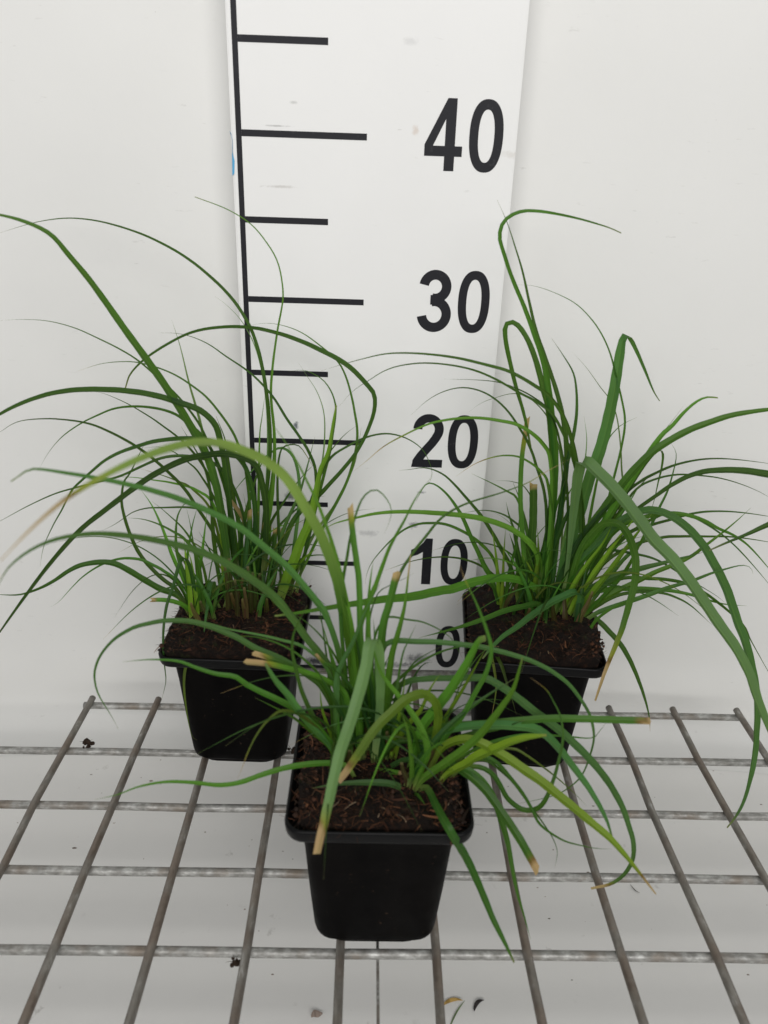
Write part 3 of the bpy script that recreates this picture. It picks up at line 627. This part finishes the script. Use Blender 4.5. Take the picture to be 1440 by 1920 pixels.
leaves('R', '''
20 g t 1 p=.75 wl=15,19,21,21,20,19,17,14,11,9,8,8,6,4,2 | 1000,1150 1010,1080 1030,1000 1038,920 1040,850 1035,790 1030,740 1020,680 1005,635 985,580 960,520 945,475 937,445 942,420 957,405 980,396 1010,396 1045,401 1090,411 1140,426 1165,437
13 d t 2 | 1020,1150 1040,1020 1055,930 1062,860 1058,800 1045,740 1022,670 1005,620 992,565 980,510 965,460 950,415 932,375
17 g t 1 wl=14,16,17,17,17,16,15,13,11,10,9,7,4 | 1005,1150 1020,1040 1035,940 1035,850 1028,770 1018,730 1005,680 990,640 972,612 957,604 947,613 948,640 955,675 967,725 983,780 997,850
13 d t 1 | 1030,1150 1045,1000 1054,924 1061,877 1072,830 1080,783 1081,740 1075,700 1055,665 1034,634
25 b t 1 wl=16,20,23,25,26,26,26,25,23,20,9,6,2 | 1035,1150 1060,1050 1085,970 1105,900 1125,845 1140,790 1152,730 1160,680 1167,640 1174,629 1182,634 1195,660 1210,695 1225,732 1237,752
6 g t 1 | 1090,1150 1130,980 1150,900 1165,840 1172,790 1165,745 1155,705 1145,665 1130,630 1110,600 1080,570 1040,549 1000,536 963,534
5 p t 2 | 1110,1140 1160,960 1165,870 1158,790 1145,752 1125,725 1100,690 1073,660
11 g t -3 | 1080,1150 1090,1000 1085,890 1065,800 1035,748 1000,722 955,697 910,684 860,672 810,665 760,662 720,664 680,673 639,684 603,695
8 g t -2 | 1085,1150 1095,1000 1080,880 1045,790 1010,757 970,735 930,712 890,695 845,685 795,681 750,686 720,696 697,710 661,734 636,762
7 d t 0 | 1060,1150 1065,950 1050,830 1030,772 1000,745 965,727 930,716 885,712 833,711
8 d t 0 | 1020,1150 1025,960 1005,870 990,830 975,805 955,775 930,750 900,733 865,727 830,735 800,752 771,778
11 l T -2 tanlen=.10 | 1020,1150 1035,950 1032,860 1018,832 1000,815 970,797 935,789 895,784 850,786 805,795 760,815 720,837 690,862 664,883
5 p t 2 | 1050,1120 1055,900 1035,800 1000,752 965,738 925,747 900,757 880,772
12 g c 1 tanlen=.10 | 990,1140 980,1010 976,948 976,900 979,853 984,818 989,783
20 d c 1 tanlen=.03 | 998,1140 994,1054 999,983 1000,905
13 d t 0 | 990,1140 983,1083 973,1042 964,995 954,964 949,941
9 g t 0 | 1000,1120 990,1000 970,937 950,921 920,905 884,888
6 d t 0 | 1010,1120 1000,960 985,915 960,903 930,901
9 l T -1 tanlen=.10 | 1025,1150 1035,1000 1028,910 1015,885 990,865 965,855 930,856 890,870 855,893
7 d t 0 | 1000,1120 985,1010 960,975 930,960 900,957 868,962
9 g t 0 | 945,1145 955,1075 968,1020 975,960
8 g t -4 | 942,1125 935,1079 929,1055 919,1037 903,1021 882,1005 858,992 834,983 808,981 784,983 760,992 739,1008 718,1029 697,1055 687,1079 685,1095
12 g t -1 | 940,1140 924,1090 911,1066 898,1037 884,1008 869,973 853,947 837,926 818,910 803,906 794,914 780,940
10 d t -2 | 975,1135 960,1070 940,1029 927,1005 911,979 892,955 874,934 853,910 834,892 813,881 792,877 771,880 748,882
14 l t -5 p=.7 | 1012,1145 1012,1060 1002,1028 983,1009 959,993 931,981 895,971 850,965 813,962 776,960 739,960 705,963 676,969 629,981 608,993
18 l t -14 wl=12,15,18,19,19,18,15,11,7,3 | 1020,1145 1012,1108 996,1098 973,1088 949,1084 921,1085 885,1092 850,1104 824,1108 771,1119 718,1124 666,1132 613,1140 560,1149 515,1155
17 b t -6 p=.5 | 1075,1165 1090,1120 1078,1110 1062,1116 1039,1127 1015,1142 992,1158 968,1177 944,1193 922,1214 905,1235
13 g t -7 | 1030,1160 1012,1134 982,1137 944,1146 909,1160 874,1172 850,1179 820,1187 785,1196
19 g t -1 p=.45 | 1040,1150 1060,1080 1080,1024 1122,968 1164,911 1192,878 1221,850 1249,830 1291,807 1333,791 1375,778 1440,768 1485,766
17 l t 0 wl=12,16,18,18,16,14,11,7,3 | 1045,1150 1090,1050 1140,970 1190,890 1237,821 1260,799 1282,774 1305,754 1325,745 1346,746
5 p t 1 | 1080,1140 1150,960 1220,842 1260,790 1281,762
11 g t 1 | 1060,1140 1130,1000 1190,900 1218,860 1235,844 1243,850 1241,875 1234,905 1226,940 1218,965
9 b t 1 | 1090,1150 1160,1060 1200,1020 1221,985 1237,951 1252,920 1263,883 1268,858 1266,844 1256,828
8 d t 1 | 1070,1140 1130,1000 1170,930 1201,903 1226,889 1260,874 1299,864 1339,860 1384,862 1440,869 1475,876
6 d t 1 | 1075,1140 1140,1000 1175,940 1201,911 1237,896 1271,890 1305,891 1347,896 1384,906 1417,919 1440,931 1465,945
8 g t 1 | 1080,1130 1110,950 1135,840 1156,805 1176,791 1195,782
26 s t -10 p=.6 wl=8,9,11,18,24,27,27,27,26,25,23,20,14 | 1050,1150 1065,1050 1075,960 1084,888 1090,864 1098,866 1114,881 1142,909 1173,945 1201,982 1226,1016 1258,1048 1293,1093 1320,1133 1347,1173 1376,1213 1402,1262 1418,1310 1440,1364 1460,1405
19 b t -5 p=.8 wl=14,16,15,16,19,21,22,22,20,17,13,8,3 | 1050,1150 1085,1060 1120,1018 1153,984 1182,967 1209,958 1231,958 1253,966 1276,980 1298,1000 1320,1027 1338,1058 1356,1093 1369,1127 1382,1167 1396,1202 1407,1244 1416,1289 1419,1326 1418,1360 1415,1409 1407,1455 1395,1500 1380,1530 1363,1552
8 g t -2 | 1060,1150 1150,1090 1220,1085 1270,1090 1304,1102 1340,1125 1391,1169 1409,1202 1440,1258 1460,1292
16 l T -6 tanlen=.14 wl=12,14,14,16,17,17,15,12,8,4 | 1055,1150 1085,1040 1120,990 1142,980 1158,982 1171,993 1182,1013 1190,1040 1192,1064 1189,1098 1182,1124 1173,1156 1166,1180 1153,1213 1142,1240 1131,1269 1116,1314
12 l t -1 | 1060,1150 1110,1050 1160,990 1207,970 1253,963 1285,965 1320,976 1347,991 1376,1004 1404,1024 1440,1064 1460,1090
8 d t 0 | 1070,1140 1130,1050 1180,1000 1227,983 1253,976 1287,966 1320,960 1360,959 1398,962 1440,968 1475,974
7 d t 0 | 1090,1130 1160,1020 1230,970 1270,962 1298,969 1331,987 1364,1011 1398,1044 1440,1093 1455,1115
15 d t -3 wl=8,8,8,8,8,9,11,14,17,18,17,13,7,3 | 1070,1145 1150,1000 1230,930 1300,890 1370,882 1440,890 1500,905 1522,935 1490,962 1440,984 1398,1003 1364,1017 1330,1032
12 l t 0 | 1080,1160 1120,1130 1164,1105 1198,1089 1231,1072 1271,1056 1298,1042 1324,1022 1353,1000 1382,976 1408,952
17 b t -1 | 1060,1150 1090,1115 1120,1098 1153,1080 1198,1067 1242,1056 1276,1047 1320,1035
11 b t -2 | 1085,1165 1120,1149 1164,1133 1209,1118 1253,1102 1298,1089 1331,1076 1364,1066 1391,1060 1407,1064 1412,1076
11 g t -2 | 1080,1140 1120,1110 1187,1104 1242,1106 1287,1113 1331,1126 1360,1133 1400,1136
8 g t 0 | 1075,1140 1130,1060 1190,1022 1242,1008 1276,1006 1320,1006 1376,1007 1440,1016 1470,1024
7 d t -1 | 1060,1140 1100,1040 1130,1030 1198,1040 1238,1053 1290,1085 1340,1115 1362,1132
8 g t -1 | 1090,1150 1150,1120 1200,1110 1240,1112 1271,1122 1298,1138 1335,1172
12 g T -3 tanlen=.06 | 1085,1155 1105,1152 1125,1167 1142,1184 1164,1209 1182,1240 1197,1275 1209,1310 1217,1343 1219,1372
9 o t -4 | 960,1160 935,1170 922,1195 930,1225 942,1252 952,1286 961,1314 968,1340
7 o T -5 | 915,1180 916,1200 920,1225 926,1252 930,1280 929,1304 922,1342
9 y t 0 | 937,1145 934,1090 930,1040 922,990
8 y t 0 | 940,1150 943,1090 945,1040 948,990
17 d t 0 | 1010,1150 1025,1080 1045,1010 1070,950 1090,905
18 d t 0 | 1025,1155 1055,1080 1090,1010 1130,960 1180,915
16 g t 0 | 1035,1155 1070,1080 1110,1030 1160,970 1200,910
17 g t 0 | 1005,1150 1012,1090 1022,1030 1040,960 1060,900
14 y t 0 | 1060,1160 1090,1110 1125,1060 1160,1010 1200,960
14 y t 0 | 1070,1165 1105,1120 1140,1075 1180,1020 1225,960
12 y t 0 | 1050,1160 1070,1110 1100,1060 1130,1020 1150,980
12 y t 0 | 1000,1150 1005,1090 1010,1040 1008,990
10 l t 0 | 1080,1165 1130,1120 1170,1075 1200,1020 1230,950
8 g t 1 | 1060,1140 1110,1040 1160,960 1210,900 1240,880
9 d t 1 | 1010,1140 1000,1050 985,990 975,940 960,900
9 g t 1 | 1030,1140 1035,1040 1050,960 1075,910 1090,880
7 p t 1 | 1040,1140 1060,1000 1090,900 1100,830 1095,780
14 d t 0 | 985,1140 975,1090 968,1040 955,1000
''')
# brown sheaths wrapped round the shoot bases, and small basal shoots filling the crown
for key, spots in {'L': [(430, 1150), (440, 1135), (470, 1140), (480, 1150), (462, 1160), (500, 1150), (395, 1165), (375, 1170), (520, 1140), (450, 1150)],
                   'F': [(680, 1400), (690, 1420), (700, 1405), (672, 1410), (715, 1430), (735, 1420), (660, 1420), (790, 1450), (770, 1478), (650, 1440), (708, 1395), (695, 1390)],
                   'R': [(985, 1165), (1000, 1160), (1020, 1165), (1040, 1170), (1060, 1170), (940, 1150), (1080, 1175), (1010, 1150), (1030, 1155)]}.items():
    d = POTS[key]; zs = d['soil'] + d['bulge']*.35
    for (x, y) in spots:
        b = uz(x, y, zs); an = lrnd.uniform(0, 6.28); ln = lrnd.uniform(1.3, 2.6)
        dr = Vector((math.cos(an)*.35, math.sin(an)*.35, 1)); P = [b - Vector((0, 0, .4)), b + dr*ln*.3, b + dr*ln*.65 + Vector((dr.x*.2, dr.y*.2, 0)), b + dr*ln]
        old = GREEN['g']; GREEN['g'] = lrnd.choice([(.05, .022, .012), (.08, .038, .02), (.12, .07, .035), (.04, .016, .010)])
        ribbon(key, catmull(P, 5), lambda t: .5*(1-.7*t), 'g', 't', .1, 'sheath', .2, 1, 0); GREEN['g'] = old
    if key == 'L':
        for (x, y, ln) in [(428, 1150, 3.6), (436, 1150, 4.2), (470, 1155, 3.8), (478, 1150, 3.2), (462, 1165, 2.6), (445, 1160, 3.0)]:
            b = uz(x, y, zs); P = [b - Vector((0, 0, .4)), b + Vector((.05, 0, ln*.5)), b + Vector((-.05, .1, ln))]
            old = GREEN['g']; GREEN['g'] = lrnd.choice([(.045, .02, .013), (.065, .03, .019)])
            ribbon(key, catmull(P, 5), lambda t: .40*(1-.6*t), 'g', 't', .1, 'sheath', .2, 1, 0); GREEN['g'] = old
    for q in range({'L': 7, 'F': 12, 'R': 12}[key]):
        x, y = lrnd.choice(spots); b = uz(x+lrnd.uniform(-22, 22), y+lrnd.uniform(-12, 12), zs); an = lrnd.uniform(0, 6.28); ln = lrnd.uniform(3.0, 8.5); sp_ = lrnd.uniform(.15, .75)
        h = Vector((math.cos(an), math.sin(an)*.8, 0)); P = [b - Vector((0, 0, .3))]
        for k_ in range(1, 6): t = k_/5; P.append(b + h*ln*sp_*t*(.4+.6*t) + Vector((0, 0, ln*(t - .3*sp_*t*t))))
        wd = lrnd.uniform(.16, .42)
        ribbon(key, catmull(P, 4), lambda t: wd*max(.05, 1-t**2), lrnd.choice('gdlgdy'), 't', .08, 'leaf', .4)

for key, cnt, spots in (('L', 26, [(440, 1130), (480, 1120), (380, 1150), (520, 1110)]), ('F', 34, [(680, 1400), (720, 1410), (650, 1420), (790, 1430), (700, 1390)]), ('R', 24, [(1010, 1140), (1050, 1150), (1080, 1155), (945, 1140)])):
    d = POTS[key]; zs = d['soil'] + d['bulge']*.35
    for q in range(cnt):
        x, y = lrnd.choice(spots); b = uz(x+lrnd.uniform(-25, 25), y+lrnd.uniform(-15, 15), zs); an = lrnd.uniform(0, 6.28); ln = lrnd.uniform(6, 14); sp_ = lrnd.uniform(.25, .95)
        h = Vector((math.cos(an), math.sin(an)*.7 - .1, 0)); sd = Vector((-h.y, h.x, 0))*lrnd.uniform(-.25, .25); P = [b - Vector((0, 0, .3))]
        for k_ in range(1, 8):
            t = k_/7; P.append(b + h*ln*sp_*t*(.35+.65*t) + sd*ln*t*t + Vector((0, 0, ln*(t*(1.05-.25*sp_) - .75*sp_*t**2.6))))
        P = [p_ if p_.y < -.8 else Vector((p_.x, -.8, p_.z)) for p_ in P]; P = [P[0]] + [p_ if p_.z > 10.4 or not any(in_pot(p_, kk, .1) for kk in POTS) else Vector((p_.x, p_.y, 10.4)) for p_ in P[1:]]
        wd = lrnd.uniform(.09, .22)
        ribbon(key, catmull(P, 5), lambda t: wd*max(.05, 1-t**1.8), lrnd.choice('gdgldbo'), lrnd.choice('tttT'), .06, 'leaf', .4)

# ------------------------------------------------------------------ crumbs and plant litter
def crumb(name, px, Z, size, label, cat, seed, m, flatn=.6, n_=10, Y=None):
    rnd = random.Random(seed); P = uz(*px, Z) if Y is None else uy(*px, Y)
    root_v, root_f = [], []
    for k_ in range(n_):
        c_ = Vector((rnd.gauss(0, .42), rnd.gauss(0, .3), rnd.uniform(0, .9)*flatn))*size*.5; r_ = size*rnd.uniform(.10, .26)
        b_ = bmesh.new(); bmesh.ops.create_icosphere(b_, subdivisions=1, radius=r_); o0 = len(root_v)
        for q in b_.verts: root_v.append(P + c_ + q.co*rnd.uniform(.55, 1.35))
        b_.verts.index_update(); root_f += [tuple(o0+z_.index for z_ in fc.verts) for fc in b_.faces]; b_.free()
    C = [(.03, .018, .011)]*len(root_v)
    for k_ in range(8):
        dv = Vector((rnd.gauss(0, 1), rnd.gauss(0, 1), rnd.uniform(-.1, .8))); fibre_strip(root_v, root_f, C, P + Vector((0, 0, size*.15)), dv, size*rnd.uniform(.5, 1.0), size*.06, (.05, .03, .02), rnd.uniform(-.6, .6), (.05, -.15), rnd)
    root_v = [Vector(q) for q in root_v]
    o = mesh(name, [q-P for q in root_v], root_f, m, colr=C, smooth=False); o.location = P*S
    return tag(o, label, cat)
crumb('soil_crumb', (165, 1396), -.42, .75, 'dark soil crumb lodged on the wire behind the pots near a grid corner', 'soil crumb', 5, M['fibre'], 1.0, 12)
crumb('soil_crumb', (441, 1806), -.6, .6, 'dark soil crumb with root hairs hanging by a wire crossing', 'soil crumb', 6, M['fibre'], .7, 9)
crumb('soil_crumb', (548, 1410), -.35, .8, 'dark soil crumb on the wire between two pots', 'soil crumb', 8, M['fibre'], .7, 9)
def litter(px, Z, angle, ln, wd, colr, label, seed, bend=.3, Y=None):
    rnd = random.Random(seed); P = uz(*px, Z); V, F, C = [], [], []; n_ = 9
    for k_ in range(n_):
        t = k_/(n_-1); s = (t-.5)*ln; q = Vector((math.cos(angle)*s - math.sin(angle)*bend*math.sin(t*3.1), math.sin(angle)*s + math.cos(angle)*bend*math.sin(t*3.1), .06 + .25*wd*math.sin(t*6+seed) + .12*wd))
        b_ = Vector((-math.sin(angle), math.cos(angle), .5)).normalized()*wd*.5*max(.12, math.sin(math.pi*(t*.85+.1)))
        V += [q-b_, q + Vector((0, 0, wd*.15)), q+b_]; g_ = rnd.uniform(.7, 1.3); C += [tuple(z_*g_ for z_ in colr)]*3
    for k_ in range(n_-1): F += [(3*k_, 3*k_+1, 3*k_+4, 3*k_+3), (3*k_+1, 3*k_+2, 3*k_+5, 3*k_+4)]
    lo = min(q.z for q in V); V = [q - Vector((0, 0, lo-.02)) for q in V]
    o = mesh('leaf_scrap', V, F, M['fibre'], colr=C); o.location = P*S
    return tag(o, label, 'leaf scrap')
litter((848, 1884), FLZ, .25, 1.3, .22, (.42, .27, .08), 'curled yellow-brown dry leaf scrap on the white floor', 2, .25)
litter((898, 1888), FLZ, .75, .95, .24, (.035, .03, .03), 'black shrivelled leaf scrap on the white floor', 3, .2)
litter((856, 1906), FLZ, 1.0, 2.2, .10, (.14, .20, .09), 'thin green stem scrap on the white floor', 4, .1)
litter((594, 1908), FLZ, .3, .7, .4, (.33, .26, .22), 'pale brown bark chip on the white floor', 7, .15)
litter((1190, 1668), FLZ, 2.2, .8, .12, (.08, .07, .06), 'grey dry stalk scrap on the white floor', 9, .05)
o = litter((1370, 1406), FLZ, .12, 3.6, .10, (.17, .21, .12), 'long thin green leaf scrap lying at the wall foot', 12, .25)
# dry scrap stuck on the wall
P = uy(44, 1294, wall_y(-16)-.06); V = []; C = []; F = []
for k_ in range(8):
    t = k_/7; x = -.75+1.5*t; V += [P + Vector((x, wall_y(P.x+x)-wall_y(P.x)-.02, .12*math.sin(t*5)-.13*math.sin(math.pi*t)-.02)), P + Vector((x, -.10*math.sin(math.pi*t)-.05, .12*math.sin(t*5))), P + Vector((x, -.02, .12*math.sin(t*5)+.1*math.sin(math.pi*t)+.02))]; C += [(.22, .14, .09)]*3
for k_ in range(7): F += [(3*k_, 3*k_+1, 3*k_+4, 3*k_+3), (3*k_+1, 3*k_+2, 3*k_+5, 3*k_+4)]
o = mesh('leaf_scrap', [q-P for q in V], F, M['fibre'], colr=C); o.location = P*S; tag(o, 'brown withered leaf scrap stuck to the white wall above the shelf', 'leaf scrap')
# grit on the floor: uncountable specks
rnd = random.Random(21); V, F, C = [], [], []
for _ in range(110):
    x, y = rnd.uniform(-22, 44), rnd.uniform(-32, 0); r_ = rnd.uniform(.02, .055)*(2 if rnd.random() < .12 else 1); b0 = len(V); an = rnd.uniform(0, 3.1); st = rnd.uniform(1, 2.6)
    for k_ in range(5): t = an + 2*math.pi*k_/5; V.append((x + r_*math.cos(t)*st*rnd.uniform(.6, 1.3), y + r_*math.sin(t)*rnd.uniform(.6, 1.3), FLZ+.004))
    V.append((x, y, FLZ + r_*.7)); g_ = rnd.uniform(.5, 1.6); C += [(.24*g_, .2*g_, .17*g_)]*6
    for k_ in range(5): F.append((b0+k_, b0+(k_+1) % 5, b0+5))
o = mesh('grit', V, F, M['fibre'], colr=C, smooth=False); tag(o, 'fine dark grit scattered over the white floor', 'grit', None, 'stuff')

sc.render.engine = 'CYCLES'
sc.render.resolution_x, sc.render.resolution_y = 768, 1024
